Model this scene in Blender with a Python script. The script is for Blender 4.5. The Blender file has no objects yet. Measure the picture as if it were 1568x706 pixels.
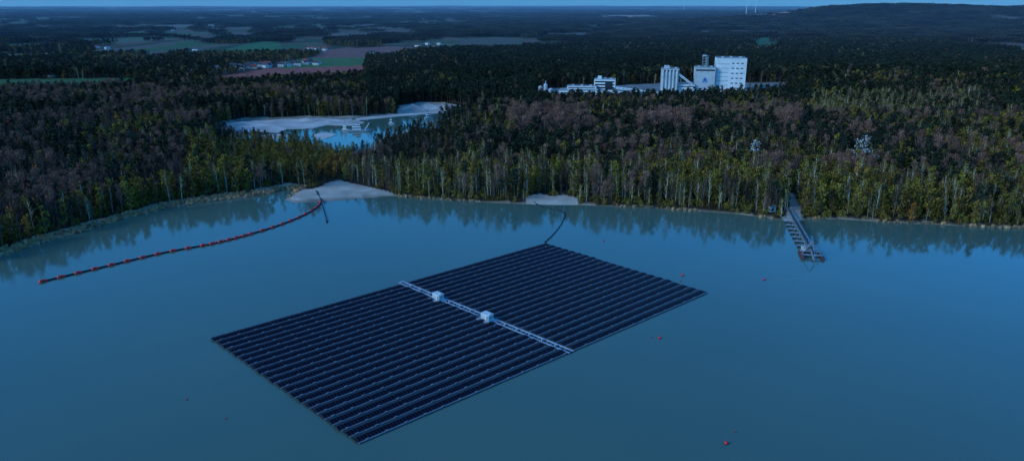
import bpy, math, random
import numpy as np
from mathutils import Vector
R = random.Random(7); NR = np.random.default_rng(11)
sc = bpy.context.scene
# ------------------------------------------------------------------ site survey frame
H = 120.0; F = 1130.0; PIT = math.atan(344/1130.0)
cP, sP = math.cos(PIT), math.sin(PIT)
def G(px, py, z=0.0):
    """ground position (metres) of a surveyed point, at level z"""
    v = 353-py; Y = F*cP+v*sP; Z = -F*sP+v*cP; t = (z-H)/Z
    return ((px-784)*t, Y*t)
def IMG(x, y, z=0.0):
    dz = z-H; dep = y*cP-dz*sP; up = y*sP+dz*cP
    dep = np.maximum(dep, 1.0)
    return 784+F*x/dep, 353-F*up/dep
# ------------------------------------------------------------------ materials
def mat(name, col, rough=0.8, var=0.25, scale=0.5, inst=0.0, spec=0.3, metal=0.0, bump=0.0, attr=None, hue=0.0):
    m = bpy.data.materials.new(name); m.use_nodes = True
    nt = m.node_tree; N = nt.nodes; L = nt.links
    b = N['Principled BSDF']; b.inputs['Roughness'].default_value = rough
    b.inputs['Specular IOR Level'].default_value = spec; b.inputs['Metallic'].default_value = metal
    geo = N.new('ShaderNodeNewGeometry')
    no = N.new('ShaderNodeTexNoise'); no.inputs['Scale'].default_value = scale; no.inputs['Detail'].default_value = 5 if attr else 2
    L.new(geo.outputs['Position'], no.inputs['Vector'])
    mr = N.new('ShaderNodeMapRange'); mr.inputs[1].default_value = .3; mr.inputs[2].default_value = .7
    mr.inputs[3].default_value = 1-var; mr.inputs[4].default_value = 1+var
    L.new(no.outputs[0], mr.inputs[0])
    hs = N.new('ShaderNodeHueSaturation')
    if attr:
        a = N.new('ShaderNodeAttribute'); a.attribute_name = attr; L.new(a.outputs['Color'], hs.inputs['Color'])
    else:
        hs.inputs['Color'].default_value = (*col, 1)
    if inst > 0:
        oi = N.new('ShaderNodeObjectInfo')
        m2 = N.new('ShaderNodeMapRange'); m2.inputs[3].default_value = 1-inst; m2.inputs[4].default_value = 1+inst
        L.new(oi.outputs['Random'], m2.inputs[0])
        mu = N.new('ShaderNodeMath'); mu.operation = 'MULTIPLY'
        L.new(mr.outputs[0], mu.inputs[0]); L.new(m2.outputs[0], mu.inputs[1]); L.new(mu.outputs[0], hs.inputs['Value'])
        if hue > 0:
            mm = N.new('ShaderNodeMath'); mm.operation = 'MULTIPLY'; mm.inputs[1].default_value = 7.31
            fr = N.new('ShaderNodeMath'); fr.operation = 'FRACT'
            L.new(oi.outputs['Random'], mm.inputs[0]); L.new(mm.outputs[0], fr.inputs[0])
            m3 = N.new('ShaderNodeMapRange'); m3.inputs[3].default_value = .5-hue; m3.inputs[4].default_value = .5+hue
            L.new(fr.outputs[0], m3.inputs[0]); L.new(m3.outputs[0], hs.inputs['Hue'])
    else:
        L.new(mr.outputs[0], hs.inputs['Value'])
    L.new(hs.outputs[0], b.inputs['Base Color'])
    if bump > 0:
        bp = N.new('ShaderNodeBump'); bp.inputs['Strength'].default_value = bump; bp.inputs['Distance'].default_value = .3
        L.new(no.outputs[0], bp.inputs['Height']); L.new(bp.outputs[0], b.inputs['Normal'])
    return m
M = {}
M['pine'] = mat('pine_needles', (.026, .034, .019), .9, .35, .25, .45, .1, hue=.02)
M['pbark'] = mat('pine_bark', (.13, .085, .06), .9, .3, 2, .3)
M['birchbark'] = mat('birch_bark', (.54, .47, .38), .8, .35, 1.5, .4)
M['olive'] = mat('spring_leaves', (.185, .128, .022), .9, .45, .3, .5, .1, hue=.025)
M['birchleaf'] = mat('birch_leaves', (.155, .112, .028), .9, .4, .3, .5, .1, hue=.022)
M['orange'] = mat('orange_leaves', (.38, .15, .03), .9, .4, .3, .3, .1)
M['bark'] = mat('grey_bark', (.16, .115, .088), .9, .3, 1, .3)
M['twig'] = mat('bare_twigs', (.088, .056, .043), .9, .3, .4, .45, .1)
M['brown'] = mat('budding_twigs', (.26, .125, .085), .9, .3, .4, .3, .1)
M['blossom'] = mat('blossom', (.40, .37, .34), .9, .3, .5)
M['reed'] = mat('dry_reed', (.55, .33, .17), .9, .3, .5, .3)
M['far'] = mat('distant_foliage', (.036, .036, .024), .95, .5, .006, .55, .05, hue=.03)
M['ground'] = mat('ground', (.1, .1, .1), .95, .28, .08, spec=.1, attr='col', bump=.3)
M['sand'] = mat('sand', (.48, .42, .37), .95, .3, .05, bump=.2)
M['white'] = mat('white_cladding', (.80, .77, .73), .6, .08, .15)
M['white2'] = mat('light_grey_cladding', (.50, .50, .49), .6, .12, .15)
M['grey'] = mat('grey_steel', (.22, .23, .24), .5, .2, .3)
M['dark'] = mat('dark_opening', (.03, .035, .04), .3, .2, .5)
M['roof'] = mat('flat_roof', (.30, .31, .31), .8, .2, .2)
M['tile'] = mat('roof_tiles', (.24, .06, .045), .8, .25, .5)
M['slate'] = mat('slate_roof', (.06, .06, .07), .7, .25, .5)
M['plaster'] = mat('plaster', (.58, .55, .50), .8, .15, .5)
M['blue'] = mat('blue_sign', (.02, .12, .42), .5, .1, .5)
M['red'] = mat('red_float', (.90, .035, .03), .45, .15, 1)
M['black'] = mat('black_pipe', (.018, .018, .02), .45, .3, 1)
M['frame'] = mat('aluminium_frame', (.055, .060, .078), .5, .15, .5, metal=.2)
M['glass'] = mat('solar_cells', (.006, .004, .011), .22, .35, .9, spec=.10)
M['float'] = mat('pontoon_plastic', (.22, .23, .26), .5, .2, .6)
M['tray'] = mat('cable_tray', (.30, .36, .42), .5, .2, .6)
M['dfloat'] = mat('dark_pontoon', (.02, .025, .03), .5, .2, .6)
M['cabin'] = mat('cabin_paint', (.60, .60, .58), .6, .12, .8)
# ------------------------------------------------------------------ mesh builder
class MB:
    def __init__(s): s.v = []; s.f = []; s.m = []
    def box(s, c, d, m=0, rz=0.0):
        ca, sa = math.cos(rz), math.sin(rz); b = len(s.v)
        for k in range(8):
            x = (-.5 if k & 1 == 0 else .5)*d[0]; y = (-.5 if k & 2 == 0 else .5)*d[1]; z = (-.5 if k & 4 == 0 else .5)*d[2]
            s.v.append((c[0]+x*ca-y*sa, c[1]+x*sa+y*ca, c[2]+z))
        for f in ((0, 2, 3, 1), (4, 5, 7, 6), (0, 1, 5, 4), (2, 6, 7, 3), (0, 4, 6, 2), (1, 3, 7, 5)):
            s.f.append([b+i for i in f]); s.m.append(m)
    def tube(s, p0, p1, r0, r1=None, n=6, m=0, cap=True):
        r1 = r0 if r1 is None else r1
        p0 = Vector(p0); p1 = Vector(p1); d = (p1-p0)
        if d.length < 1e-6: return
        d.normalize(); a = d.orthogonal().normalized(); c = d.cross(a); b = len(s.v)
        for k in range(n):
            t = 2*math.pi*k/n; o = a*math.cos(t)+c*math.sin(t)
            s.v.append(tuple(p0+o*r0)); s.v.append(tuple(p1+o*r1))
        for k in range(n):
            j = (k+1) % n; s.f.append([b+2*k, b+2*j, b+2*j+1, b+2*k+1]); s.m.append(m)
        if cap and n > 4:
            s.f.append([b+2*k for k in range(n)][::-1]); s.m.append(m)
            s.f.append([b+2*k+1 for k in range(n)]); s.m.append(m)
    def quad(s, pts, m=0):
        b = len(s.v); s.v += [tuple(p) for p in pts]; s.f.append(list(range(b, b+len(pts)))); s.m.append(m)
    def leaf(s, c, sz, rr, m=0, asp=1.0):
        a = Vector((rr.gauss(0, 1), rr.gauss(0, 1), rr.gauss(0, 1))).normalized(); o = a.orthogonal().normalized(); q = a.cross(o)
        t = rr.random()*6.28; u = (o*math.cos(t)+q*math.sin(t))*sz*.5; w = (q*math.cos(t)-o*math.sin(t))*sz*.5*asp
        c = Vector(c); s.quad([c-u-w*.6, c+u*.4-w, c+u+w*.7, c-u*.5+w], m)
    def sphere(s, c, r, m=0, nu=10, nv=7, sq=1.0):
        b = len(s.v)
        for j in range(nv+1):
            ph = math.pi*j/nv
            for i in range(nu):
                t = 2*math.pi*i/nu
                s.v.append((c[0]+r*math.sin(ph)*math.cos(t), c[1]+r*math.sin(ph)*math.sin(t), c[2]+r*sq*math.cos(ph)))
        for j in range(nv):
            for i in range(nu):
                k = (i+1) % nu; s.f.append([b+j*nu+i, b+(j+1)*nu+i, b+(j+1)*nu+k, b+j*nu+k]); s.m.append(m)
    def mesh(s, name, mats):
        me = bpy.data.meshes.new(name); me.from_pydata(s.v, [], s.f)
        for k in mats: me.materials.append(M[k])
        me.polygons.foreach_set('material_index', s.m); me.update(); return me
    def obj(s, name, mats, parent=None, loc=(0, 0, 0), rz=0.0):
        o = bpy.data.objects.new(name, s.mesh(name, mats)); sc.collection.objects.link(o)
        o.location = loc; o.rotation_euler = (0, 0, rz)
        if parent: o.parent = parent
        return o
def empty(name, loc=(0, 0, 0), rz=0.0):
    o = bpy.data.objects.new(name, None); sc.collection.objects.link(o); o.location = loc; o.rotation_euler = (0, 0, rz)
    o.empty_display_size = 1; return o
# ------------------------------------------------------------------ noise / polygon helpers
TAB = NR.random((8, 256, 256))
def vn(x, y, s, seed=0):
    x = np.asarray(x)/s+1000; y = np.asarray(y)/s+1000
    xi = np.floor(x).astype(int); yi = np.floor(y).astype(int); fx = x-xi; fy = y-yi
    fx = fx*fx*(3-2*fx); fy = fy*fy*(3-2*fy); T = TAB[seed % 8]
    g = lambda a, b: T[a % 256, b % 256]
    return (g(xi, yi)*(1-fx)+g(xi+1, yi)*fx)*(1-fy)+(g(xi, yi+1)*(1-fx)+g(xi+1, yi+1)*fx)*fy
def fbm(x, y, s, seed=0): return vn(x, y, s, seed)*.55+vn(x, y, s/2.3, seed+1)*.3+vn(x, y, s/5.1, seed+2)*.15
def inside(x, y, P):
    r = np.zeros(np.shape(x), bool); n = len(P)
    for i in range(n):
        x0, y0 = P[i]; x1, y1 = P[(i+1) % n]
        if y0 == y1: continue
        c = ((y0 > y) != (y1 > y)) & (x < (x1-x0)*(y-y0)/(y1-y0)+x0); r ^= c
    return r
def sdf(x, y, P):
    d = np.full(np.shape(x), 1e18); n = len(P)
    for i in range(n):
        ax, ay = P[i]; bx, by = P[(i+1) % n]; ex, ey = bx-ax, by-ay
        t = np.clip(((x-ax)*ex+(y-ay)*ey)/(ex*ex+ey*ey+1e-9), 0, 1)
        d = np.minimum(d, (x-ax-t*ex)**2+(y-ay-t*ey)**2)
    d = np.sqrt(d); return np.where(inside(x, y, P), -d, d)
def GP(l): return [G(*p) for p in l]
def clearing(l, hgt=13.0):
    """field outline; its near edge is where the bordering trees stand"""
    cy = sum(p[1] for p in l)/len(l); out = []
    for x, y in l:
        if y > cy and y > 48: y = y+F*hgt/(G(784, y)[1]*cP+H*sP)
        out.append(G(x, y))
    return out
shore_img = [(0,393),(30,383),(60,374),(100,362),(130,354),(165,343),(200,333),(230,326),(260,319),(300,312),(335,307),(370,303),(400,299),(418,296),(428,291),(440,290),(451,292),(447,300),(436,306),(452,311),(490,309),(530,306),(562,303),(600,300),(640,304),(700,308),(760,311),(812,313),(850,314),(885,314),(930,316),(960,318),(1000,319),(1040,322),(1085,325),(1120,327),(1160,332),(1190,337),(1222,338),(1250,336),(1290,336),(1330,339),(1380,342),(1430,344),(1480,347),(1530,349),(1568,350),(1640,353),(1720,356)]
LAKE = [(-1100, -100), (-900, 120), (-600, 190), (-430, 240)]+[G(-90, 420)]+GP(shore_img)+[(600, 370), (900, 200), (1000, -100), (600, -450), (-500, -450)]
LAKE2 = GP([(335,194),(345,189),(375,184),(450,181),(540,181),(600,177),(650,172),(700,169),(750,167),(785,165),(778,170),(740,177),(715,186),(690,187),(664,198),(640,196),(606,207),(575,216),(566,232),(530,236),(498,230),(488,221),(455,215),(430,218),(400,212),(370,213),(352,205)])
BEACH = GP([(434,307),(450,297),(470,293),(486,291),(500,285),(520,281),(545,287),(575,293),(600,298),(615,303),(560,310),(450,318)])
BEACH2 = GP([(806,305),(826,301),(846,305),(862,302),(884,307),(886,318),(806,318)])
TRACK = GP([(1198,345),(1230,345),(1224,318),(1213,302),(1207,302),(1208,320)])
SANDHILL = GP([(610,166),(640,161),(675,160),(705,164),(716,169),(660,174),(610,178)])
FIELDS = [(clearing([(318,112),(430,105),(560,95),(556,110),(480,113),(345,121)]), (.30,.09,.07)),
 (clearing([(425,90),(520,83),(563,83),(560,94),(430,99)]), (.07,.14,.05)),
 (clearing([(478,84),(500,78),(600,73),(640,76),(600,83)]), (.20,.095,.08)),
 (clearing([(330,76),(390,66),(432,64),(425,76),(340,80)]), (.045,.13,.05)),
 (clearing([(-60,126),(60,124),(205,123),(215,130),(120,136),(-60,137)]), (.045,.12,.05)),
 (clearing([(1145,60),(1195,58),(1190,73),(1160,76)]), (.05,.11,.05)),
 (clearing([(1030,32),(1120,30),(1240,32),(1290,37),(1200,40),(1050,38)]), (.42,.27,.22)),
 (clearing([(905,28),(1000,27),(1010,30),(920,31)]), (.28,.20,.17)),
 (clearing([(690,41),(760,41),(770,44),(700,45)]), (.18,.18,.16)),
 (clearing([(120,62),(250,58),(260,62),(130,67)]), (.08,.11,.07)),
 (clearing([(180,43),(330,40),(350,42),(200,46)]), (.14,.13,.11)),
 (clearing([(500,53),(640,51),(650,53),(520,56)]), (.13,.10,.08)),
 (clearing([(630,72),(680,68),(700,71),(640,75)]), (.09,.12,.07)),
 (clearing([(0,86),(90,82),(110,86),(20,91)]), (.11,.10,.06)),
 (clearing([(200,86),(290,82),(300,85),(220,90)]), (.13,.10,.08)),
 (clearing([(0,70),(110,66),(130,69),(20,75)]), (.07,.10,.05)),
 (clearing([(700,62),(790,60),(800,63),(710,66)]), (.10,.08,.06)),
 (clearing([(820,53),(930,51),(950,53),(840,56)]), (.10,.09,.07))]
PLANT = GP([(815,160),(860,168),(1050,166),(1210,158),(1200,140),(1050,132),(830,140)])
VILL = GP([(300,110),(500,94),(510,100),(470,107),(330,115)])
def lakes(x, y): return np.minimum(sdf(x, y, LAKE), sdf(x, y, LAKE2))
def relief(x, y):
    r = np.hypot(x, y); g = lambda cx, cy, sx, sy, h: h*np.exp(-((x-cx)/sx)**2-((y-cy)/sy)**2)
    z = g(2300, 5000, 900, 700, 86)+g(4400, 5600, 1300, 900, 118)+g(3300, 4600, 1500, 700, 40)
    z = z+g(620, 1080, 300, 170, 16)+g(330, 640, 170, 90, 4)
    z = z+fbm(x, y, 2600, 3)*50*np.clip((r-3500)/9000, 0, 1)
    z = z+fbm(x, y, 5200, 1)*75*np.clip((r-14000)/14000, 0, 1)
    return z
def height(x, y, d=None):
    if d is None: d = lakes(x, y)
    b = np.clip(d*.28, -3.5, 1.4)
    b = b+np.clip(d-5, 0, 60)*.03+np.where(d > 4, (vn(x, y, 14, 2)-.5)*.7, 0)
    return b+np.clip(d/80, 0, 1)*relief(x, y)
def farfield(x, y):
    r = np.hypot(x, y); px, py = IMG(x, y, 0)
    n = fbm(x, y*.6, 520, 5)
    th = np.where(px < 800, .475-.06*np.clip((r-3000)/4000, 0, 1), .585)
    return (n > th) & (r > 2000)
# ------------------------------------------------------------------ ground
ang = np.concatenate([np.arange(-50, 50.001, .16), np.arange(54, 310, 4)])*math.pi/180
rad = [5., 60, 120, 170]; r = 200.
while r < 640: rad.append(r); r += 3
while r < 1050: rad.append(r); r += 5.5
while r < 46000: rad.append(r); r *= 1.011
rad = np.array(rad); nA, nR = len(ang), len(rad)
AA, RR = np.meshgrid(ang, rad); X = (RR*np.sin(AA)).ravel(); Y = (RR*np.cos(AA)).ravel()
D = lakes(X, Y); Z = height(X, Y, D)
co = np.stack([X, Y, Z], 1)
i = np.arange(nR-1)[:, None]*nA; j = np.arange(nA)[None, :]; j2 = (j+1) % nA
quads = np.stack([i+j, i+j2, i+nA+j2, i+nA+j], 2).reshape(-1, 4)[:, ::-1]
me = bpy.data.meshes.new('ground'); me.vertices.add(len(co)); me.vertices.foreach_set('co', co.ravel())
me.loops.add(quads.size); me.loops.foreach_set('vertex_index', quads.ravel().astype(np.int32))
me.polygons.add(len(quads)); me.polygons.foreach_set('loop_start', np.arange(len(quads), dtype=np.int32)*4)
me.polygons.foreach_set('loop_total', np.full(len(quads), 4, np.int32)); me.update(); me.validate()
me.polygons.foreach_set('use_smooth', np.ones(len(quads), bool))
C = np.zeros((len(co), 4)); C[:, 3] = 1
C[:, :3] = (.045, .035, .021)
ff = farfield(X, Y); k = (vn(X, Y, 330, 6)*6).astype(int)
pal = np.array([(.05,.09,.04), (.13,.075,.058), (.035,.055,.028), (.11,.085,.07), (.05,.10,.04), (.07, .05, .04)])
C[ff, :3] = pal[np.clip(k[ff], 0, 5)]
far = (np.hypot(X, Y) > 3000) & ~ff; C[far, :3] = (.034, .038, .026)
for P, c in FIELDS: C[inside(X, Y, P), :3] = c
wid = np.where(X < -120, 9, 2.2)*(.5+vn(X, Y, 9, 4))
sh = (D > -3) & (D < wid) & (Y < 700); C[sh, :3] = np.where((X[sh] < -120)[:, None], (.46, .31, .20), (.30, .22, .15))
l2 = np.abs(sdf(X, Y, LAKE2)) < 6; C[l2, :3] = (.30, .26, .21)
for P in (BEACH, BEACH2, TRACK, SANDHILL): C[inside(X, Y, P), :3] = (.44, .37, .30)
wet = inside(X, Y, BEACH) & (D < 2.5); C[wet, :3] = (.26, .21, .165)
C[inside(X, Y, PLANT), :3] = (.2, .2, .19)
a = me.color_attributes.new('col', 'FLOAT_COLOR', 'POINT'); a.data.foreach_set('color', C.ravel())
me.materials.append(M['ground'])
go = bpy.data.objects.new('ground', me); sc.collection.objects.link(go)
# ------------------------------------------------------------------ water
wm = bpy.data.materials.new('lake_water'); wm.use_nodes = True; N = wm.node_tree.nodes; L = wm.node_tree.links
b = N['Principled BSDF']; b.inputs['Roughness'].default_value = .07; b.inputs['IOR'].default_value = 1.333
g = N.new('ShaderNodeNewGeometry')
n0 = N.new('ShaderNodeTexNoise'); n0.inputs['Scale'].default_value = .010; n0.inputs['Detail'].default_value = 4; L.new(g.outputs['Position'], n0.inputs['Vector'])
cr = N.new('ShaderNodeValToRGB'); cr.color_ramp.elements[0].position = .3; cr.color_ramp.elements[1].position = .7
cr.color_ramp.elements[0].color = (.072, .128, .098, 1); cr.color_ramp.elements[1].color = (.090, .147, .110, 1)
L.new(n0.outputs[0], cr.inputs[0]); L.new(cr.outputs[0], b.inputs['Base Color'])
n1 = N.new('ShaderNodeTexNoise'); n1.inputs['Scale'].default_value = .8; n1.inputs['Detail'].default_value = 3; L.new(g.outputs['Position'], n1.inputs['Vector'])
bp = N.new('ShaderNodeBump'); bp.inputs['Strength'].default_value = .15; bp.inputs['Distance'].default_value = .05
L.new(n1.outputs[0], bp.inputs['Height']); L.new(bp.outputs[0], b.inputs['Normal'])
M['water'] = wm
for nm, P in (('lake_water', LAKE), ('lake_water', LAKE2)):
    xs = [p[0] for p in P]; ys = [p[1] for p in P]
    s = MB(); s.quad([(min(xs)-10, min(ys)-10, 0), (max(xs)+10, min(ys)-10, 0), (max(xs)+10, max(ys)+6, 0), (min(xs)-10, max(ys)+6, 0)])
    s.obj(nm, ['water'])
def bank(name, pts, z=.35):
    P = GP(pts); s = MB(); n = len(P); cx = sum(p[0] for p in P)/n; cy = sum(p[1] for p in P)/n
    ring = []
    for k in range(n):
        for t in (0, .2, .4, .6, .8):
            q = P[(k+1) % n]; w = 1+R.uniform(-.05, .05)
            x = P[k][0]*(1-t)+q[0]*t; y = P[k][1]*(1-t)+q[1]*t
            ring.append((cx+(x-cx)*w, cy+(y-cy)*w))
    s.quad([(x, y, z) for x, y in ring])
    for k in range(len(ring)):
        a, c = ring[k], ring[(k+1) % len(ring)]
        o = lambda p: (cx+(p[0]-cx)*1.03, cy+(p[1]-cy)*1.03, -.5)
        s.quad([(a[0], a[1], z), o(a), o(c), (c[0], c[1], z)])
    return s.obj(name, ['sand'])
bank('sand_bank', [(336,197),(350,188),(400,184),(470,182),(535,183),(562,187),(540,193),(500,192),(480,197),(440,198),(425,204),(390,201),(365,206),(345,201)])
bank('sand_bank', [(545,182),(600,176),(650,171),(700,168),(745,166),(750,169),(700,172),(655,175),(610,179),(560,184)])
bank('sand_bank', [(752,168),(782,164),(784,169),(765,173)])
bank('sand_bank', [(478,207),(500,203),(516,207),(498,213),(482,211)])
bank('sand_bank', [(400,208),(430,206),(452,209),(430,213),(404,212)])
def heap(px, py, r_, h_):
    cx, cy = G(px, py); s = MB(); n = 18; m_ = 6; rr = random.Random(px)
    rings = []
    for j in range(m_+1):
        u = j/m_; ring = []
        for i_ in range(n):
            a_ = i_/n*6.283; q = r_*(1-u)*(1+.18*math.sin(a_*3+px)+rr.uniform(-.05, .05)); ring.append((cx+q*1.7*math.cos(a_), cy+q*math.sin(a_), .2+h_*(u**.9)))
        rings.append(ring)
    for j in range(m_):
        for i_ in range(n): k_ = (i_+1) % n; s.quad([rings[j][i_], rings[j][k_], rings[j+1][k_], rings[j+1][i_]])
    s.obj('sand_heap', ['sand'])
for a_ in ((632, 170, 12, 8), (655, 168, 15, 7), (685, 168, 10, 5), (372, 190, 9, 2.2), (420, 187, 8, 1.8), (500, 188, 8, 2), (470, 185, 10, 2.6), (765, 168, 7, 3)): heap(*a_)
# ------------------------------------------------------------------ trees
def tree_mesh(name, kind, seed):
    rr = random.Random(seed); s = MB()
    Ht = {'pine': 18, 'birch': 17.5, 'olive': 15, 'orange': 15, 'bare': 16, 'brown': 18, 'blossom': 11, 'shrub': 4}[kind]*rr.uniform(.9, 1.08)
    lx, ly = rr.uniform(-.6, .6), rr.uniform(-.6, .6)
    def ax(t): return Vector((lx*t*t*2, ly*t*t*2, Ht*t))
    tr = {'pine': .24, 'birch': .20, 'olive': .22, 'orange': .22, 'bare': .22, 'brown': .3, 'blossom': .2, 'shrub': .08}[kind]
    for k in range(4):
        t0, t1 = k/4*.95, (k+1)/4*.95
        s.tube(ax(t0), ax(t1), tr*(1-t0*.85), tr*(1-t1*.85), 5, 0, False)
    def clump(c, r, n, sz, flat=.7, asp=.8):
        for _ in range(n):
            d = Vector((rr.gauss(0, 1), rr.gauss(0, 1), rr.gauss(0, 1)*flat)); d *= r*.5
            s.leaf(c+d, sz*rr.uniform(.6, 1.3), rr, 1, asp)
    if kind == 'pine':
        z0 = rr.uniform(.3, .5)
        for k in range(24):
            t = z0+(1-z0)*(k+.5)/24; a = rr.random()*6.28; rad_ = (3.0*(1-((t-z0)/(1-z0))**1.6)+.3)*rr.uniform(.35, 1)
            c = ax(t)+Vector((math.cos(a)*rad_, math.sin(a)*rad_, rr.uniform(-.3, .3)))
            s.tube(ax(t*.97), c, .06, .02, 3, 0, False); clump(c, 1.25, 12, 1.0, .5)
    elif kind in ('birch', 'olive', 'orange', 'blossom', 'shrub'):
        z0, rm, nc, nl, sz = {'birch': (.30, 2.1, 21, 9, .62), 'olive': (.12, 3.3, 32, 10, .85), 'orange': (.12, 3.3, 32, 10, .85), 'blossom': (.15, 3.8, 44, 11, .45), 'shrub': (.05, 1.8, 12, 10, .6)}[kind]
        for k in range(nc):
            u = (k+rr.random())/nc; t = z0+(1.02-z0)*u; a = rr.random()*6.28
            rad_ = rm*(math.sin(math.pi*min(1, .12+u*.86))**.7)*rr.uniform(.25, 1.05)
            c = ax(t)+Vector((math.cos(a)*rad_, math.sin(a)*rad_, 0))
            s.tube(ax(max(.03, t-.16)), c, .07, .02, 3, 0, False); clump(c, 1.1 if kind != 'shrub' else .8, nl, sz, .8)
    else:
        z0 = .22; rm = 3.0 if kind == 'bare' else 4.2
        for k in range(24 if kind == 'bare' else 40):
            t = z0+(.95-z0)*rr.random(); a = rr.random()*6.28; u = (t-z0)/(1-z0)
            rad_ = rm*(1-u*.6)*rr.uniform(.5, 1); c = ax(min(1.02, t+.16+.05*rr.random()))+Vector((math.cos(a)*rad_, math.sin(a)*rad_, 0))
            b0 = ax(t*.9); s.tube(b0, c, .08, .025, 3, 0, False)
            for _ in range(9):
                w = rr.uniform(.35, 1.05); p = b0.lerp(c, w); q = p+Vector((rr.gauss(0, .8), rr.gauss(0, .8), rr.uniform(.4, 1.9)))
                sd = Vector((rr.gauss(0, 1), rr.gauss(0, 1), 0)).normalized()*(.10 if kind == 'bare' else .14)
                s.quad([p-sd, p+sd, q], 1)
            if kind == 'brown': clump(c, 1.4, 7, .4)
    mats = {'pine': ['pbark', 'pine'], 'birch': ['birchbark', 'birchleaf'], 'olive': ['bark', 'olive'], 'orange': ['bark', 'orange'], 'bare': ['bark', 'twig'], 'brown': ['bark', 'brown'], 'blossom': ['bark', 'blossom'], 'shrub': ['bark', 'olive']}[kind]
    return s.mesh(name, mats)
PROTO = {}
def proto(kind, n, seed0):
    c = bpy.data.collections.new(kind+'_variants')
    for k in range(n):
        o = bpy.data.objects.new(f'{kind}_tree_{k}', tree_mesh(f'{kind}_{k}', kind, seed0+k)); c.objects.link(o)
    PROTO[kind] = (c, n)
for kk, n, s0 in (('pine', 4, 10), ('birch', 4, 30), ('olive', 4, 50), ('bare', 4, 70), ('brown', 3, 90), ('shrub', 3, 110), ('orange', 2, 130)): proto(kk, n, s0)
# canopy patches for the distant woods
c = bpy.data.collections.new('canopy_variants')
for k in range(4):
    rr = random.Random(200+k); s = MB()
    for _ in range(62):
        x, y = rr.uniform(-32, 32), rr.uniform(-32, 32); h = rr.uniform(11, 19); w = rr.uniform(2.6, 4.4)
        s.tube((x, y, 0), (x, y, h), .25, .1, 3, 0, False)
        for _ in range(16):
            d = Vector((rr.gauss(0, .5)*w, rr.gauss(0, .5)*w, rr.gauss(0, .5)*3.4)); s.leaf(Vector((x, y, h-4))+d, 2.7*rr.uniform(.6, 1.3), rr, 0)
    o = bpy.data.objects.new(f'canopy_{k}', s.mesh(f'canopy_{k}', ['far'])); c.objects.link(o)
PROTO['canopy'] = (c, 4)
def scatter(name, kind, P, S, seed=0):
    coll, nv = PROTO[kind]; n = len(P); rg = np.random.default_rng(seed+5)
    me = bpy.data.meshes.new(name); me.vertices.add(n); me.vertices.foreach_set('co', np.asarray(P, float).ravel())
    S = np.asarray(S, float)
    if S.ndim == 1: S = np.stack([S, S, S], 1)
    a = me.attributes.new('scl', 'FLOAT_VECTOR', 'POINT'); a.data.foreach_set('vector', S.ravel())
    rot = np.zeros((n, 3)); rot[:, 2] = rg.random(n)*6.283
    a = me.attributes.new('rot', 'FLOAT_VECTOR', 'POINT'); a.data.foreach_set('vector', rot.ravel())
    a = me.attributes.new('idx', 'INT', 'POINT'); a.data.foreach_set('value', rg.integers(0, nv, n).astype(np.int32))
    o = bpy.data.objects.new(name, me); sc.collection.objects.link(o)
    ng = bpy.data.node_groups.new(name+'_scatter', 'GeometryNodeTree')
    ng.interface.new_socket('Geometry', in_out='INPUT', socket_type='NodeSocketGeometry'); ng.interface.new_socket('Geometry', in_out='OUTPUT', socket_type='NodeSocketGeometry')
    N = ng.nodes; L = ng.links; gi = N.new('NodeGroupInput'); go_ = N.new('NodeGroupOutput'); ip = N.new('GeometryNodeInstanceOnPoints')
    ci = N.new('GeometryNodeCollectionInfo'); ci.inputs[0].default_value = coll; ci.inputs[1].default_value = True; ci.inputs[2].default_value = True
    def na(nm, t):
        q = N.new('GeometryNodeInputNamedAttribute'); q.data_type = t; q.inputs[0].default_value = nm
        return [x for x in q.outputs if x.enabled][0]
    L.new(gi.outputs[0], ip.inputs['Points']); L.new(ci.outputs[0], ip.inputs['Instance']); ip.inputs['Pick Instance'].default_value = True
    L.new(na('idx', 'INT'), ip.inputs['Instance Index']); L.new(na('scl', 'FLOAT_VECTOR'), ip.inputs['Scale'])
    er = N.new('FunctionNodeEulerToRotation'); L.new(na('rot', 'FLOAT_VECTOR'), er.inputs[0]); L.new(er.outputs[0], ip.inputs['Rotation'])
    L.new(ip.outputs[0], go_.inputs[0])
    md = o.modifiers.new('scatter', 'NODES'); md.node_group = ng
    return o
def grid(y0, y1, st, kx=.78, ex=60):
    out = []
    y = y0
    while y < y1:
        w = kx*y+ex; xs = np.arange(-w, w, st); out.append(np.stack([xs, np.full(len(xs), y)], 1)); y += st
    P = np.concatenate(out); return P+NR.uniform(-.48, .48, P.shape)*st
def clear(P, m=2.5):
    x, y = P[:, 0], P[:, 1]; ok = lakes(x, y) > m
    for q in [BEACH, BEACH2, TRACK, SANDHILL, PLANT, VILL]+[f[0] for f in FIELDS]: ok &= ~inside(x, y, q)
    return P[ok]
near = clear(grid(90, 1050, 5.0, .78, 150)); near = near[~((near[:, 0] < -120) & (sdf(near[:, 0], near[:, 1], LAKE) < 8.5))]; x, y = near.T
d1 = sdf(x, y, LAKE); px, py = IMG(x, y, 0)
n1_ = fbm(x, y, 70, 2); n2_ = fbm(x, y, 45, 4); u = NR.random(len(x))
prob = np.zeros((len(x), 6))  # pine birch olive bare brown
prob[:, :5] = (.38, .08, .18, .27, .09)
z = (px < 290); prob[z, :5] = (.22, .04, .10, .54, .10)
z = (px < 300) & (d1 < 30); prob[z, :5] = (.08, .10, .46, .31, .05)
z = (px > 290) & (px < 540) & (py > 222); prob[z, :5] = (.03, .16, .70, .09, .02)
z = (px > 540) & (d1 < 75); prob[z, :5] = (.04, .54, .31, .09, .02)
z = (px > 1200) & (d1 < 60); prob[z, :5] = (.16, .42, .31, .10, .01)
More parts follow.
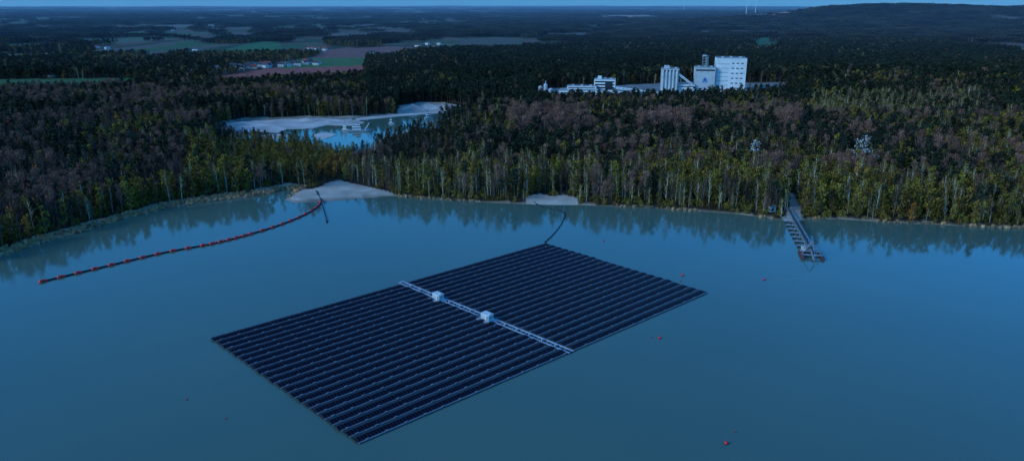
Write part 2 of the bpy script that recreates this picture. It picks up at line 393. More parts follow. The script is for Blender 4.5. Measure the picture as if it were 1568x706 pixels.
z = (px > 640) & (d1 >= 75) & (py > 190); prob[z, :5] = (.27, .14, .27, .20, .12)
z = (py < 178) & (px > 560); prob[z, :5] = (.84, .03, .05, .07, .01)
z = (px > 1240) & (px < 1500) & (py > 165) & (py < 196); prob[z, :5] = (.15, .65, .08, .10, .02)
prob[:, 0] *= np.exp((n1_-.5)*6); prob[:, 3] *= np.exp((n2_-.5)*7); prob[:, 2] *= np.exp((.5-n1_)*6); prob[:, 4] *= np.exp((fbm(x, y, 55, 6)-.5)*9)
prob[:, 5] = .012*prob[:, 2]
z = (((px > 780) & (px < 905)) | ((px > 975) & (px < 1055)) | ((px > 1188) & (px < 1222))) & (py > 205) & (py < 229); prob[z] = (.06, .02, .05, .05, .82, 0); big = z
z = (px > 490) & (px < 524) & (py > 258) & (py < 278); prob[z] = (.02, .05, .13, .05, 0, .75)
prob /= prob.sum(1, keepdims=True); kind = (u[:, None] > np.cumsum(prob, 1)).sum(1).clip(0, 5)
scl = NR.uniform(.72, 1.22, len(x))*(.85+.3*n2_)*np.where(big, 1.3, 1)
scl *= np.where(d1 < 7, .66, 1)*np.where((px > 330) & (px < 700) & (py > 195) & (py < 285), .66, 1)*np.where((px > 330) & (px < 700) & (py > 195) & (py < 255), .78, 1)
zz = height(x, y)-.2
P3 = np.stack([x, y, zz], 1)
for k, (kk, nm) in enumerate((('pine', 'pine_forest'), ('birch', 'birch_wood'), ('olive', 'spring_green_trees'), ('bare', 'bare_deciduous_trees'), ('brown', 'budding_brown_trees'), ('orange', 'orange_leaved_trees'))):
    s_ = kind == k; scatter(nm, kk, P3[s_], scl[s_], k)
# bushes on the lake margin
g_ = grid(90, 620, 2.6, .78, 150); d_ = lakes(g_[:, 0], g_[:, 1]); g_ = clear(g_[(d_ > np.where(g_[:, 0] < -120, 9, 1.2)) & (d_ < 18)], 1.2)
g_ = g_[NR.random(len(g_)) < .42]
scatter('shore_bushes', 'shrub', np.stack([g_[:, 0], g_[:, 1], height(g_[:, 0], g_[:, 1])-.1], 1), NR.uniform(.4, 1.1, len(g_)), 9)
# mid distance
mid = clear(grid(1050, 2500, 8.4, .76, 60)); x, y = mid.T; mid = mid[~farfield(x, y)]; x, y = mid.T; px, py = IMG(x, y, 0)
n1_ = fbm(x, y, 160, 2); u = NR.random(len(x)); pp = np.where(px > 700, .80, .5)+(n1_-.5)*1.2
kd = np.where(u < pp, 0, np.where(u < pp+(1-pp)*.6, 3, np.where(u < pp+(1-pp)*.85, 2, 1)))
kd = np.where((py < 100) & (px < 700) & (NR.random(len(x)) < .2), 2, kd)
P3 = np.stack([x, y, height(x, y)-.2], 1); sc_ = NR.uniform(.75, 1.15, len(x))*np.where((px > 290) & (px < 640) & (py < 145), .75, 1)
for k, (kk, nm) in enumerate((('pine', 'pine_forest'), ('birch', 'birch_wood'), ('olive', 'spring_green_trees'), ('bare', 'bare_deciduous_trees'))):
    s_ = kd == k; S = np.stack([sc_*1.6, sc_*1.6, sc_], 1); scatter(nm, kk, P3[s_], S[s_], 20+k)
# far woods
def woods(y0, y1, st, sxy, sz, seed):
    g = clear(grid(y0, y1, st, .78, 100)); x, y = g.T; f = farfield(x, y)
    f &= ~(NR.random(len(x)) < .10)
    g = g[~f]; n = len(g)
    S = np.stack([np.full(n, sxy), np.full(n, sxy), sz*NR.uniform(.75, 1.2, n)], 1)
    scatter('distant_woods', 'canopy', np.stack([g[:, 0], g[:, 1], height(g[:, 0], g[:, 1])-1], 1), S, seed)
woods(2480, 6200, 52, 1.0, .95, 31); woods(6200, 13000, 130, 2.4, 1.1, 32); woods(13000, 30000, 330, 5.5, 1.3, 33)
# isolated blossoming trees
for (tx, ty, s_) in ((1153, 266, 1.9), (1313, 274, 2.1), (400, 158, 1.1), (1367, 288, .9)):
    wx, wy = G(tx, ty, 2); o = bpy.data.objects.new('blossoming_tree', tree_mesh('blossoming_tree', 'blossom', int(tx)))
    sc.collection.objects.link(o); o.location = (wx, wy, float(height(np.array([wx]), np.array([wy]))[0])); o.scale = (s_*1.1, s_*1.1, s_*1.15)
# reeds on the left bank
s = MB(); rr = random.Random(3)
for k in range(70):
    a_ = rr.random()*6.28; q = rr.random()*.9; p = Vector((math.cos(a_)*q, math.sin(a_)*q, 0)); t = p+Vector((rr.gauss(0, .25), rr.gauss(0, .25), rr.uniform(1, 2.1)))
    s.quad([p-Vector((.08, .03, 0)), p+Vector((.08, .03, 0)), t], 0)
c = bpy.data.collections.new('reed_variants'); c.objects.link(bpy.data.objects.new('reed_tuft', s.mesh('reed_tuft', ['reed']))); PROTO['reed'] = (c, 1)
g_ = grid(120, 560, 1.6, .78, 120); d_ = sdf(g_[:, 0], g_[:, 1], LAKE); ok = (d_ > -.8) & (d_ < 8*vn(g_[:, 0], g_[:, 1], 12, 1)+2) & (g_[:, 0] < -115) | ((d_ > -.6) & (d_ < 1.2) & (vn(g_[:, 0], g_[:, 1], 18, 2) > .5))
g_ = g_[ok & ~inside(g_[:, 0], g_[:, 1], BEACH) & ~inside(g_[:, 0], g_[:, 1], BEACH2)]
scatter('reed_bed', 'reed', np.stack([g_[:, 0], g_[:, 1], np.maximum(height(g_[:, 0], g_[:, 1]), -.3)], 1), NR.uniform(.6, 1.1, len(g_)), 40)
# ------------------------------------------------------------------ floating solar array
A_, B_, C_, D_ = [Vector((*G(*p, .6), 0)) for p in ((322, 516), (835, 372), (1083, 447), (549, 677))]
W0 = Vector((*G(613, 431, .6), 0)); W1 = Vector((*G(875, 538, .6), 0))
sA = (W0-A_).length/(B_-A_).length; sD = (W1-D_).length/(C_-D_).length
arr = empty('floating_solar_array'); NROW = 22
pm, fm, wk = MB(), MB(), MB()
for k in range(NROW):
    t = (k+.5)/NROW; O = A_.lerp(D_, t); E = B_.lerp(C_, t); Lr = (E-O).length; ud = (E-O).normalized(); nd = Vector((ud.y, -ud.x, 0))
    pitch = ((D_-A_).length/NROW)*abs((D_-A_).normalized().dot(nd)); hw = pitch*.5-.34
    sw = (sA*(1-t)+sD*t)*Lr; q = 0.0; cnt = 0; mw = 1.12
    off = R.uniform(-.5, .5)
    q = off
    while q+mw < Lr:
        if abs(q+mw/2-sw) < 2.3: q = sw+2.3; continue
        for sgn in (-1, 1):
            dz = R.uniform(-.02, .02)
            r0 = O+ud*q+nd*(sgn*.06); r1 = O+ud*(q+mw-.07)+nd*(sgn*.06); e0 = O+ud*q+nd*(sgn*hw); e1 = O+ud*(q+mw-.07)+nd*(sgn*hw)
            zr, ze = 1.02+dz, .52+dz
            p = [(r0, zr), (r1, zr), (e1, ze), (e0, ze)]
            if sgn < 0: p = p[::-1]
            top = [Vector((a.x, a.y, z_)) for a, z_ in p]; cen = sum(top, Vector())/4
            pm.quad(top, 0); low = [v-Vector((0, 0, .05)) for v in top]
            for i_ in range(4): pm.quad([top[i_], low[i_], low[(i_+1) % 4], top[(i_+1) % 4]], 0)
            pm.quad([cen+(v-cen)*.93+Vector((0, 0, .012)) for v in top], 1)
        # pontoon cross members
        if cnt % 3 == 0:
            m_ = O+ud*(q+.3); fm.tube(m_+nd*hw+Vector((0, 0, .25)), m_-nd*hw+Vector((0, 0, .25)), .22, None, 6, 1)
        if cnt % 6 == 2:
            m_ = O+ud*(q+.3)+nd*(pitch*.5); fm.box((m_.x, m_.y, .62), (.9, .35, .22), 0, math.atan2(ud.y, ud.x))
        cnt += 1; q += mw
        if cnt % 20 == 0: q += .35
    for s0, s1 in ((0, sw-2.4), (sw+2.4, Lr)):
        fm.tube(O+ud*s0+nd*(pitch*.5)+Vector((0, 0, .34)), O+ud*s1+nd*(pitch*.5)+Vector((0, 0, .34)), .21, None, 6, 0)
        fm.tube(O+ud*s0+Vector((0, 0, .2)), O+ud*s1+Vector((0, 0, .2)), .3, None, 6, 1)
        for e in (s0, s1):
            m_ = O+ud*e; fm.tube(m_+nd*hw+Vector((0, 0, .3)), m_-nd*hw+Vector((0, 0, .3)), .2, None, 6, 1)
# outer pontoons
for a_, b_ in ((A_, B_), (D_, C_)):
    fm.tube(a_+Vector((0, 0, .35)), b_+Vector((0, 0, .35)), .16, None, 6, 0)
pm.obj('solar_modules', ['frame', 'glass'], arr); fm.obj('pontoons', ['float', 'dfloat'], arr)
wd = (W1-W0).normalized(); wn = Vector((wd.y, -wd.x, 0)); wl = (W1-W0).length; ra = math.atan2(wd.y, wd.x)
mid_ = (W0+W1)/2
wk.box((mid_.x, mid_.y, .15), (wl, 3.6, .2), 1, ra)
for o_, w_, h_ in ((-1.2, .55, .3), (1.1, .5, .25)):
    c_ = mid_+wn*o_; wk.box((c_.x, c_.y, .25+h_/2), (wl, w_, h_), 0, ra)
for k in range(int(wl/2.2)):
    c_ = W0+wd*(k*2.2+1); wk.box((c_.x, c_.y, .28), (.3, 3.5, .08), 0, ra)
    if k % 3 == 0:
        c2 = c_+wn*.3; wk.box((c2.x, c2.y, .7), (.6, .4, .7), 0, ra)
wk.obj('central_walkway', ['tray', 'dfloat', 'white2'], arr)
for (tx, ty) in ((671, 458), (746, 489)):
    wx, wy = G(tx, ty, .6); e = empty('transformer_station', (wx, wy, 0), ra)
    s = MB(); s.box((0, 0, .45), (7.2, 5.2, .5), 0)
    for k in range(-2, 3): s.tube((k*1.5, -2.8, .25), (k*1.5, 2.8, .25), .3, None, 8, 1)
    for sx in (-1, 1):
        for k in range(6): s.tube((-3.5+k*1.4, sx*2.5, .7), (-3.5+k*1.4, sx*2.5, 1.8), .04, None, 5, 0)
        s.tube((-3.5, sx*2.5, 1.8), (3.5, sx*2.5, 1.8), .04, None, 5, 0)
    s.obj('pontoon_deck', ['tray', 'dfloat'], e)
    s = MB(); s.box((0, 0, 1.9), (4.3, 2.7, 2.4), 0); s.box((0, 0, 3.19), (4.6, 3.0, .18), 0); s.box((1.2, .3, 3.42), (1.1, .9, .28), 1)
    for xx in (-1.5, -.4, 1.4):
        for sy in (-1, 1): s.box((xx, sy*1.37, 1.8), (.85, .06, 1.9), 2 if xx > 1 else 1)
    for zz_ in (1.5, 1.8, 2.1, 2.4): s.box((2.17, 0, zz_), (.06, 1.6, .14), 2); s.box((-2.17, 0, zz_), (.06, 1.6, .14), 2)
    s.obj('cabin', ['cabin', 'white2', 'grey'], e)
# ------------------------------------------------------------------ floating pipeline
def spline(pts, n=200):
    P = [Vector(p) for p in pts]; P = [P[0]*2-P[1]]+P+[P[-1]*2-P[-2]]; out = []
    for k in range(1, len(P)-2):
        for t_ in np.linspace(0, 1, max(3, n//(len(P)-3)), endpoint=False):
            a, b_, c_, d_ = P[k-1:k+3]; out.append(.5*((2*b_)+(c_-a)*t_+(2*a-5*b_+4*c_-d_)*t_*t_+(3*b_-a-3*c_+d_)*t_**3))
    out.append(P[-2]); return out
def gv(px, py, z=0): return Vector((*G(px, py, z), z))
path = spline([gv(60, 432, .3), gv(150, 410.5, .3), gv(250, 387, .3), gv(330, 372, .3), gv(400, 353.5, .3), gv(445, 338, .3), gv(475, 324, .3), gv(490, 312, .3), gv(489, 304, .5), gv(486, 297, 1.8)])
e = empty('floating_dredge_pipeline'); s = MB(); fl = MB(); acc = 0; nxt = 1.5
for a, b_ in zip(path[:-1], path[1:]):
    s.tube(a, b_, .42, None, 8, 0)
    l = (b_-a).length
    while acc+l > nxt:
        p = a.lerp(b_, (nxt-acc)/l); d_ = (b_-a).normalized(); n_ = Vector((-d_.y, d_.x, 0))
        if p.z < .6:
            hl = 1.3
            fl.tube(p-d_*hl, p+d_*hl, .85, None, 10, 0)
            fl.tube(p-d_*(hl+.4), p-d_*hl, .45, .85, 10, 0); fl.tube(p+d_*hl, p+d_*(hl+.4), .85, .45, 10, 0)
            fl.tube(p-d_*.15, p+d_*.15, .9, None, 10, 1)
        nxt += 4.6 if 70 < nxt < 100 or nxt > 178 else 7.4
    acc += l
s.obj('pipe', ['black'], e); fl.obj('red_floats', ['red', 'black'], e)
path = spline([gv(484, 292, 2.2), gv(491, 305, 1.0), gv(495, 318, .3), gv(501, 339, .25)], 40); s = MB()
for a, b_ in zip(path[:-1], path[1:]): s.tube(a, b_, .4, None, 8, 0)
s.tube(path[-1], path[-1]+Vector((.3, -1.5, 0)), .65, .65, 8, 0); s.obj('discharge_pipe', ['black'])
# shore-connection cable
path = spline([gv(812, 303, 1.5), gv(824, 314, .2), gv(845, 320, .2), gv(864, 326, .2), gv(860, 342, .2), gv(848, 358, .2), gv(833, 372, .4)], 120)
e = empty('floating_power_cable'); s = MB(); fl = MB()
for k, (a, b_) in enumerate(zip(path[:-1], path[1:])):
    s.tube(a, b_, .14, None, 6, 0)
    if k % 5 == 2: d_ = (b_-a).normalized(); fl.tube(a-d_*.9, a+d_*.9, .36, None, 8, 0)
s.obj('cable', ['black'], e); fl.obj('cable_floats', ['dfloat'], e)
# buoys
for (bx, by, br) in ((924, 369, .45), (1045, 421, .65), (1170, 428, .55), (1010, 517, .55), (1112, 678, .6), (1126, 660, .22), (286, 611, .28), (346, 640, .25), (1042, 430, .3), (998, 516, .25)):
    wx, wy = G(bx, by, .2); s = MB(); s.sphere((0, 0, .25*br), br, 0); s.tube((0, 0, -.1), (0, 0, .16), br*1.12, None, 12, 1); s.tube((0, 0, br), (0, 0, br*2.0), br*.12, None, 6, 1); s.sphere((0, 0, br*2.05), br*.2, 0, 6, 4)
    s.obj('red_buoy', ['red', 'black'], None, (wx, wy, 0))
s = MB(); pa = spline([gv(1172, 428, .03), gv(1190, 427.5, .03), gv(1212, 430, .03), gv(1224, 428.5, .03)], 30)
for a, b_ in zip(pa[:-1], pa[1:]): s.tube(a, b_, .045, None, 5, 0)
s.obj('mooring_rope', ['grey'])
# ------------------------------------------------------------------ floating conveyor
p0 = gv(1208, 332, 0); p1 = gv(1244, 396, 0); dd = p1-p0; Lc = dd.length; rc = math.atan2(dd.y, dd.x); e = empty('floating_conveyor', p0, rc)
s = MB(); zt = 2.6
for yy in (-1.1, 1.1):
    s.tube((-6, yy, zt+.9), (Lc-6, yy, zt), .12, None, 5, 1); s.tube((-6, yy, zt+2.1), (Lc-6, yy, zt+1.2), .1, None, 5, 1)
    for k in range(int(Lc/2.4)):
        x0 = -6+k*2.4; zz_ = zt+.9*(1-k*2.4/Lc); s.tube((x0, yy, zz_), (x0, yy, zz_+1.2), .07, None, 4, 1); s.tube((x0, yy, zz_), (x0+2.4, yy, zz_+1.2), .06, None, 4, 1)
s.box((Lc/2-6, 0, zt+.75), (Lc, 1.3, .12), 0); s.box((Lc/2-6, 1.9, zt+.3), (Lc, .8, .1), 1)
s.obj('belt_gantry', ['black', 'grey'], e)
s = MB()
for k in range(9):
    x0 = 6+k*(Lc-16)/8
    s.tube((x0, -4.6, .3), (x0, 3.2, .3), .5, None, 8, 0); s.box((x0, -.7, .95), (.8, 7.6, .25), 1)
    for yy in (-1.1, 1.1): s.tube((x0, yy, .8), (x0, yy, zt+.5), .12, None, 5, 1)
    s.tube((x0, -4.3, 1), (x0, -1.1, zt+1.2), .07, None, 4, 1)
s.obj('cross_pontoons', ['dfloat', 'tray'], e)
M['rust'] = mat('rusty_pontoon', (.10, .035, .03), .6, .3, .8)
s = MB()
for yy in (-4.6, 4.6):
    s.tube((Lc-9, yy, .5), (Lc+1.5, yy, .5), 1.0, None, 10, 0); s.tube((Lc+1.5, yy, .5), (Lc+3, yy, .6), 1.0, .4, 10, 0)
    s.tube((Lc-3, yy, 1.4), (Lc-3, 0, 8), .2, None, 6, 1); s.tube((Lc-8, yy, 1.4), (Lc-3, 0, 8), .15, None, 6, 1)
s.box((Lc-7, 0, 1.6), (1.8, 9.8, .3), 1); s.box((Lc-1, 0, 1.6), (1.4, 9.8, .3), 1)
s.box((Lc-8, -3.2, 3), (2.4, 2.0, 2.2), 2); s.box((Lc-8, -3.2, 4.2), (2.7, 2.3, .15), 1)
s.tube((Lc-3, 0, 8), (Lc+5, 0, 2.2), .12, None, 5, 1); s.tube((Lc-9, 0, 3.2), (Lc+4, 0, .6), .45, None, 8, 1)
s.obj('suction_head_pontoon', ['rust', 'grey', 'white2'], e)
# shore hut
def simple_house(name, loc, rz, w, d, h, rh, wall, roof, parts=True):
    e = empty(name, loc, rz); s = MB(); s.box((0, 0, h/2-1), (w, d, h+2), 0)
    s.quad([(-w/2, -d/2, h), (-w/2, d/2, h), (-w/2, 0, h+rh)], 0); s.quad([(w/2, -d/2, h), (w/2, 0, h+rh), (w/2, d/2, h)], 0); s.obj('walls', [wall], e)
    s = MB(); o = .4
    for sg in (-1, 1):
        a = [(-w/2-o, sg*(d/2+o), h-o*rh/(d/2)+.05), (w/2+o, sg*(d/2+o), h-o*rh/(d/2)+.05), (w/2+o, 0, h+rh+.05), (-w/2-o, 0, h+rh+.05)]
        s.quad(a, 0); s.quad([(p[0], p[1], p[2]+.2) for p in a], 0); s.quad([a[0], a[1], (a[1][0], a[1][1], a[1][2]+.2), (a[0][0], a[0][1], a[0][2]+.2)], 0)
    if w > 7: s.box((w*.2, .3, h+rh+.5), (.8, .8, 1.6), 0)
    s.obj('roof', [roof], e)
    s = MB(); n = max(1, int(w/2.6))
    for k in range(n):
        xx = -w/2+(k+.5)*w/n
        for sg in (-1, 1): s.box((xx, sg*(d/2+.02), min(1.6, h*.55)), (w/n*.42, .08, 1.2 if k else 1.9), 0)
    s.obj('windows_and_door', ['dark'], e); return e
def zat(x, y): return float(height(np.array([x]), np.array([y]))[0])
wx, wy = G(1181, 325, 1); simple_house('bank_hut', (wx, wy, zat(wx, wy)), .2, 3.4, 2.8, 3.0, .5, 'white', 'roof')
# villages and farms
HS = []
for k in range(40): t_ = R.random(); HS.append((312+t_*180+R.uniform(-6, 6), 112-t_*13+R.uniform(-2.2, 3)))
for k in range(14): HS.append((R.uniform(60, 118), R.uniform(104, 122)))
HS += [(475, 79), (486, 80), (497, 80), (448, 82), (300, 81), (290, 83), (640, 74), (655, 71), (672, 71), (720, 50), (735, 49), (745, 52), (705, 50), (150, 76), (165, 78), (570, 86), (10, 60), (30, 64), (265, 50), (420, 47)]
for k, (hx, hy) in enumerate(HS):
    wx, wy = G(hx, hy, 0); big = hy < 90; f_ = 1.25 if big else 1
    simple_house('farmhouse', (wx, wy, zat(wx, wy)), R.uniform(-.9, .9), R.uniform(9, 14)*f_, R.uniform(7, 9)*f_, R.uniform(4, 6)*f_, R.uniform(3, 4.5), 'plaster', 'tile' if R.random() < .2 or hy < 85 and hx > 440 and hx < 500 else 'slate')
# ------------------------------------------------------------------ quartz works
def mscale(y=152): return (G(785, y)[1]*cP+H*sP)/F
MS = mscale(); RZ = math.radians(-9)
def site(pxc, yb=152): x_, y_ = G(pxc, yb); return x_, y_, zat(x_, y_)
def bld(name, x0, x1, yt, depth, wall='white', yb=152, bands=None, cols=None, lou=0, parapet=True, rz=RZ, win=True):
    """x0,x1 survey span, yt roof line"""
    cx, cy, cz = site((x0+x1)/2, yb); w = (x1-x0)*MS; h = (yb-yt)*MS/cP-cz
    e = empty(name, (cx, cy, cz), rz); s = MB(); s.box((0, depth/2, h/2), (w, depth, h), 0); s.obj('walls', [wall], e)
    s = MB(); s.box((0, depth/2, h+.15), (w+.5, depth+.5, .3), 0)
    for k in range(3): s.box((w*(-.3+.3*k), depth*(.3+.2*(k % 2)), h+1.1), (min(3, w*.12), 2.2, 1.6), 1)
    for sy in (0, depth): s.tube((-w/2, sy, h+1.3), (w/2, sy, h+1.3), .06, None, 4, 1)
    s.obj('roof', ['roof', 'white2'], e)
    if win:
        s = MB()
        if cols:
            for fx in cols:
                for fz in bands: s.box((fx*w, -.03, fz*h), (w*.085, .12, h*.028), 0)
        elif bands:
            for fz in bands: s.box((0, -.03, fz*h), (w*.92, .12, min(2.0, h*.09)), 0)
        for k in range(lou): s.box((-w*.5-.03, depth*.5, h*(.15+.75*k/max(1, lou))), (.12, depth*.7, .5), 0)
        s.box((w*.3, -.05, 2.2), (3.5, .16, 4.4), 0)
        s.obj('windows_and_doors', ['dark'], e)
    return e, w, h
e, w, h = bld('processing_tower', 1094, 1138, 94, 26, 'white', bands=[.16, .30, .44, .58, .72, .86], cols=[.05, .2, .35], lou=5)
s = MB()
for k in range(26): s.box((-w*.5+.9*0+w*.005+k*(w/26)+w/52, -.02, h/2), (.10, .06, h*.985), 0)
for k in range(7): s.box((-w*.28, -.05, h*(.12+.12*k)), (w*.40, .14, .45), 1)
s.obj('cladding_ribs', ['white2', 'grey'], e)
e, w, h = bld('silo_block', 1062, 1092, 107, 22, 'white2', bands=[.9], lou=2)
s = MB(); s.quad([(-3.0, -.25, h*.50), (3.0, -.25, h*.50), (0, -.25, h*.50+5.2)], 0); s.box((0, -.2, h*.46), (7, .1, 1.0), 0); s.obj('company_sign', ['blue'], e)
# open steel stair tower on top
s = MB(); w2 = 7
for z0 in range(4):
    zb = h+z0*3.6
    for sx in (-1, 1):
        for sy in (-1, 1):
            s.tube((sx*w2/2, 10+sy*w2/2, zb), (sx*w2/2, 10+sy*w2/2, zb+3.6), .28, None, 4, 0); 
        s.tube((sx*w2/2, 10-w2/2, zb), (sx*w2/2, 10+w2/2, zb+3.6), .16, None, 4, 0)
    s.tube((-w2/2, 10-w2/2, zb), (w2/2, 10-w2/2, zb+3.6), .16, None, 4, 0); s.box((0, 10, zb+3.6), (w2+1, w2+1, .35), 0)
s.tube((1.5, 10, h), (1.5, 10, h+13), 1.6, None, 12, 1); s.box((-1.5, 10, h+14.5), (5, 4, 2.4), 1)
s.obj('steel_tower', ['grey', 'white2'], e)
e, w, h = bld('grey_silo_tower', 1011, 1037, 109, 20, 'white2', bands=[.93], lou=3)
s = MB()
for k in range(5): s.tube((-w*.4+k*w*.2, -.4, 1), (-w*.4+k*w*.2, -.4, h-1), 1.3, None, 12, 0)
s.box((-w*.2, 8, h+2), (7, 7, 4), 0); s.obj('silos', ['white2'], e)
e, w, h = bld('transfer_building', 1038, 1062, 131, 16, 'white', bands=[.8])
def gallery(name, a, b_, wdt=3.2, hh=3.0, legs=4):
    (x0, y0, z0), (x1, y1, z1) = a, b_; p, q = Vector(a), Vector(b_); e = empty(name); s = MB(); d_ = (q-p).normalized(); n_ = Vector((-d_.y, d_.x, 0)).normalized()*wdt/2; up = Vector((0, 0, hh))
    P8 = [p-n_, p+n_, p+n_+up, p-n_+up, q-n_, q+n_, q+n_+up, q-n_+up]; b0 = len(s.v); s.v += [tuple(t) for t in P8]
    for f in ((0, 3, 2, 1), (4, 5, 6, 7), (0, 1, 5, 4), (1, 2, 6, 5), (2, 3, 7, 6), (3, 0, 4, 7)): s.f.append([b0+i_ for i_ in f]); s.m.append(0)
    s.obj('gallery', ['white'], e); s = MB()
    for k in range(legs):
        c_ = p.lerp(q, (k+.5)/legs)
        for sg in (-1, 1): s.tube((c_.x+n_.x*sg*1.6, c_.y+n_.y*sg*1.6, zat(c_.x, c_.y)), tuple(c_+n_*sg), .3, None, 5, 0)
    for k in range(12): c_ = p.lerp(q, (k+.5)/12)-n_*1.02+up*.55; s.box(tuple(c_), (1.6, .1, .9), 0, math.atan2(d_.y, d_.x))
    s.obj('trestles_and_windows', ['grey'], e)
def at(px, py, yb=152):
    x_, y_ = G(px, yb); return (x_, y_, (yb-py)*MS/cP)
gallery('conveyor_bridge', at(938, 137), at(1012, 146), 3, 3.2, 5)
gallery('conveyor_bridge', at(1034, 116), at(1060, 134), 3, 3.2, 2)
gallery('conveyor_bridge', at(940, 143, 156), at(985, 150, 156), 2.5, 2.5, 3)
bld('works_hall', 856, 924, 141, 24, 'white', 156, bands=[.35, .75])
bld('works_office', 868, 912, 134, 14, 'white', 153, bands=[.86])
e, w, h = bld('screening_plant', 909, 941, 124, 18, 'white', 152, bands=[.5, .68, .86])
s = MB(); s.box((-w*.25, 6, h+2.2), (5, 5, 4), 0); s.box((w*.2, -.12, h*.62), (w*.35, .2, h*.5), 1); s.obj('roof_structures', ['white', 'dark'], e)
bld('loading_shed', 1045, 1100, 145, 14, 'white2', 156, bands=[.5])
bld('loading_shed', 1100, 1146, 147, 14, 'white', 157, bands=[.5])
bld('storage_hall', 1142, 1196, 147, 30, 'white2', 150, bands=[.6], rz=math.radians(-4))
bld('workshop', 820, 852, 147, 12, 'white2', 154, bands=[.5])
cx, cy, cz = site(833, 154); e = empty('storage_tanks', (cx, cy, cz), RZ); s = MB()
for dx, hh, rr_ in ((-6, 13, 3), (1, 16, 2.6), (8, 10, 3.4)):
    s.tube((dx, 8, 0), (dx, 8, hh), rr_, None, 14, 0); s.tube((dx, 8, hh), (dx, 8, hh+1.8), rr_, .5, 14, 0)
s.tube((1, 8, 17), (1, 8, 21), .5, None, 6, 0); s.obj('tanks', ['white2'], e)
# ------------------------------------------------------------------ dredger and boats on the far lake
def boat(name, px, py, L_, rz):
    x_, y_ = G(px, py, 0); e = empty(name, (x_, y_, 0), rz); s = MB(); w = L_*.3
    hull = [(-L_/2, -w/2), (L_*.3, -w/2), (L_/2, 0), (L_*.3, w/2), (-L_/2, w/2)]; b0 = len(s.v)
    s.v += [(a*.94, c_*.85, -.4) for a, c_ in hull]+[(a, c_, 1.5) for a, c_ in hull]
    for k in range(5): j_ = (k+1) % 5; s.f.append([b0+k, b0+j_, b0+5+j_, b0+5+k]); s.m.append(0)
    s.f.append([b0+5+k for k in range(5)]); s.m.append(1); s.obj('hull', ['white2', 'grey'], e)
    s = MB(); s.box((-L_*.15, 0, 3), (L_*.36, w*.6, 3), 0); s.box((-L_*.1, 0, 5.4), (L_*.18, w*.5, 1.8), 0); s.box((-L_*.1, 0, 5.5), (L_*.184, w*.51, .7), 1); s.box((-L_*.15, 0, 3.3), (L_*.364, w*.61, .8), 1)
    s.tube((-L_*.1, 0, 6), (-L_*.1, 0, 10), .12, None, 5, 1)
    if L_ > 14:
        for sg in (-1, 1): s.tube((L_*.2, sg*w*.4, 1.5), (L_*.38, 0, 8), .25, None, 5, 0)
        s.tube((L_*.38, 0, 8), (L_*.62, 0, 1), .2, None, 5, 1)
    s.obj('superstructure', ['white', 'dark'], e)
boat('suction_dredger', 552, 201, 24, .15); boat('work_boat', 657, 182, 10, .4); boat('work_boat', 690, 176, 8, -.4); boat('work_boat', 600, 190, 7, .1); boat('work_boat', 530, 200, 9, -.1)
# ------------------------------------------------------------------ far skyline
def turbine(px, dist, hh):
    x_ = (px-784)/F*(dist*cP+H*sP); e = empty('wind_turbine', (x_, dist, zat(x_, dist))); s = MB(); s.tube((0, 0, 0), (0, 0, hh), 3.4, 1.9, 12, 0); s.obj('tower', ['white'], e)
    s = MB(); s.box((0, -1, hh+1.5), (4, 10, 4), 0); s.obj('nacelle', ['white'], e); s = MB(); a0 = R.random()*2
    for k in range(3):
        a_ = a0+k*2.094; s.tube((0, -7, hh+1.5), (math.sin(a_)*48, -7, hh+1.5+math.cos(a_)*48), 1.8, .4, 5, 0)
    s.sphere((0, -7, hh+1.5), 2.2, 0, 8, 5); s.obj('rotor', ['white'], e)
turbine(1142, 8200, 150); turbine(1156, 8800, 150); turbine(1047, 15000, 130)
e = empty('power_station', ((1448-784)/F*10500*cP, 10500, zat(6000, 10500))); s = MB()
s.tube((0, 0, 0), (0, 0, 185), 9, 6, 14, 0); s.tube((-160, 40, 0), (-160, 40, 150), 7, 5, 14, 0)
s.obj('chimneys', ['white2'], e); s = MB()
for k in range(8):
    t0, t1 = k/8, (k+1)/8; f_ = lambda t: 45-22*math.sin(t*2.0); s.tube((140, 0, t0*120), (140, 0, t1*120), f_(t0), f_(t1), 20, 0, False)
s.obj('cooling_tower', ['white2'], e); s = MB(); s.box((-70, 20, 45), (90, 60, 90), 0); s.box((-30, 10, 60), (40, 50, 120), 0); s.obj('boiler_house', ['white2'], e)
# ------------------------------------------------------------------ evening haze lying over the plain
hm = bpy.data.materials.new('haze'); hm.use_nodes = True; N = hm.node_tree.nodes; L = hm.node_tree.links
N.remove(N['Principled BSDF']); vs = N.new('ShaderNodeVolumeScatter'); vs.inputs['Color'].default_value = (.42, .72, 1, 1); vs.inputs['Density'].default_value = 3.4e-5; vs.inputs['Anisotropy'].default_value = 0
L.new(vs.outputs[0], N['Material Output'].inputs['Volume']); M['haze'] = hm
s = MB(); s.box((0, 24200, 160), (90000, 46000, 420)); s.obj('haze', ['haze'])
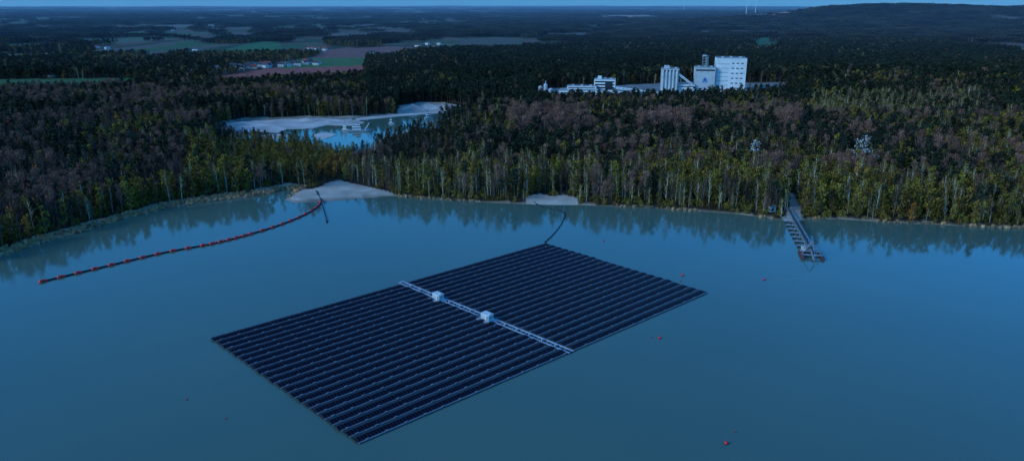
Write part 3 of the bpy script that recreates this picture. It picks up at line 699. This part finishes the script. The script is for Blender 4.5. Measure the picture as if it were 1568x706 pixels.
# ------------------------------------------------------------------ light
w = bpy.data.worlds.new('World'); sc.world = w; w.use_nodes = True; N = w.node_tree.nodes; L = w.node_tree.links
sky = N.new('ShaderNodeTexSky'); sky.sky_type = 'NISHITA'; sky.sun_disc = False; EL = math.radians(16); RO = math.radians(-115)
sky.sun_elevation = EL; sky.sun_rotation = RO; sky.air_density = 1.0; sky.dust_density = .5; sky.ozone_density = 4
# dusk colour by elevation: deeper blue band low over the horizon
tc = N.new('ShaderNodeTexCoord'); sx_ = N.new('ShaderNodeSeparateXYZ'); L.new(tc.outputs['Generated'], sx_.inputs[0])
rp = N.new('ShaderNodeValToRGB'); rp.color_ramp.interpolation = 'EASE'
rp.color_ramp.elements[0].position = 0.0; rp.color_ramp.elements[0].color = (.040, .23, .50, 1)
rp.color_ramp.elements[1].position = .22; rp.color_ramp.elements[1].color = (.150, .63, 1.0, 1)
L.new(sx_.outputs[2], rp.inputs[0])
sc2 = N.new('ShaderNodeVectorMath'); sc2.operation = 'SCALE'; sc2.inputs['Scale'].default_value = 2.15; L.new(rp.outputs[0], sc2.inputs[0])
mx = N.new('ShaderNodeMix'); mx.data_type = 'RGBA'; mx.blend_type = 'MULTIPLY'; mx.inputs[0].default_value = 1
L.new(sky.outputs[0], mx.inputs[6]); L.new(sc2.outputs[0], mx.inputs[7])
L.new(mx.outputs[2], N['Background'].inputs[0]); N['Background'].inputs[1].default_value = .15
sun = bpy.data.lights.new('sun', 'SUN'); sun.energy = 1.7; sun.angle = math.radians(14); sun.color = (.72, .87, 1.0)
so = bpy.data.objects.new('sun', sun); sc.collection.objects.link(so)
dv = Vector((math.sin(RO)*math.cos(EL*1.6), math.cos(RO)*math.cos(EL*1.6), math.sin(EL*1.6))); so.rotation_euler = dv.to_track_quat('Z', 'Y').to_euler()
# ------------------------------------------------------------------ camera
cam = bpy.data.cameras.new('camera'); cam.sensor_width = 36; cam.sensor_fit = 'HORIZONTAL'; cam.lens = F/1568*36; cam.clip_start = 1; cam.clip_end = 100000
cob = bpy.data.objects.new('camera', cam); sc.collection.objects.link(cob); cob.location = (0, 0, H); cob.rotation_euler = (math.pi/2-PIT, 0, 0); sc.camera = cob
sc.view_settings.view_transform = 'Standard'; sc.view_settings.look = 'None'; sc.view_settings.exposure = 0
print('TREES', len(near), len(mid))
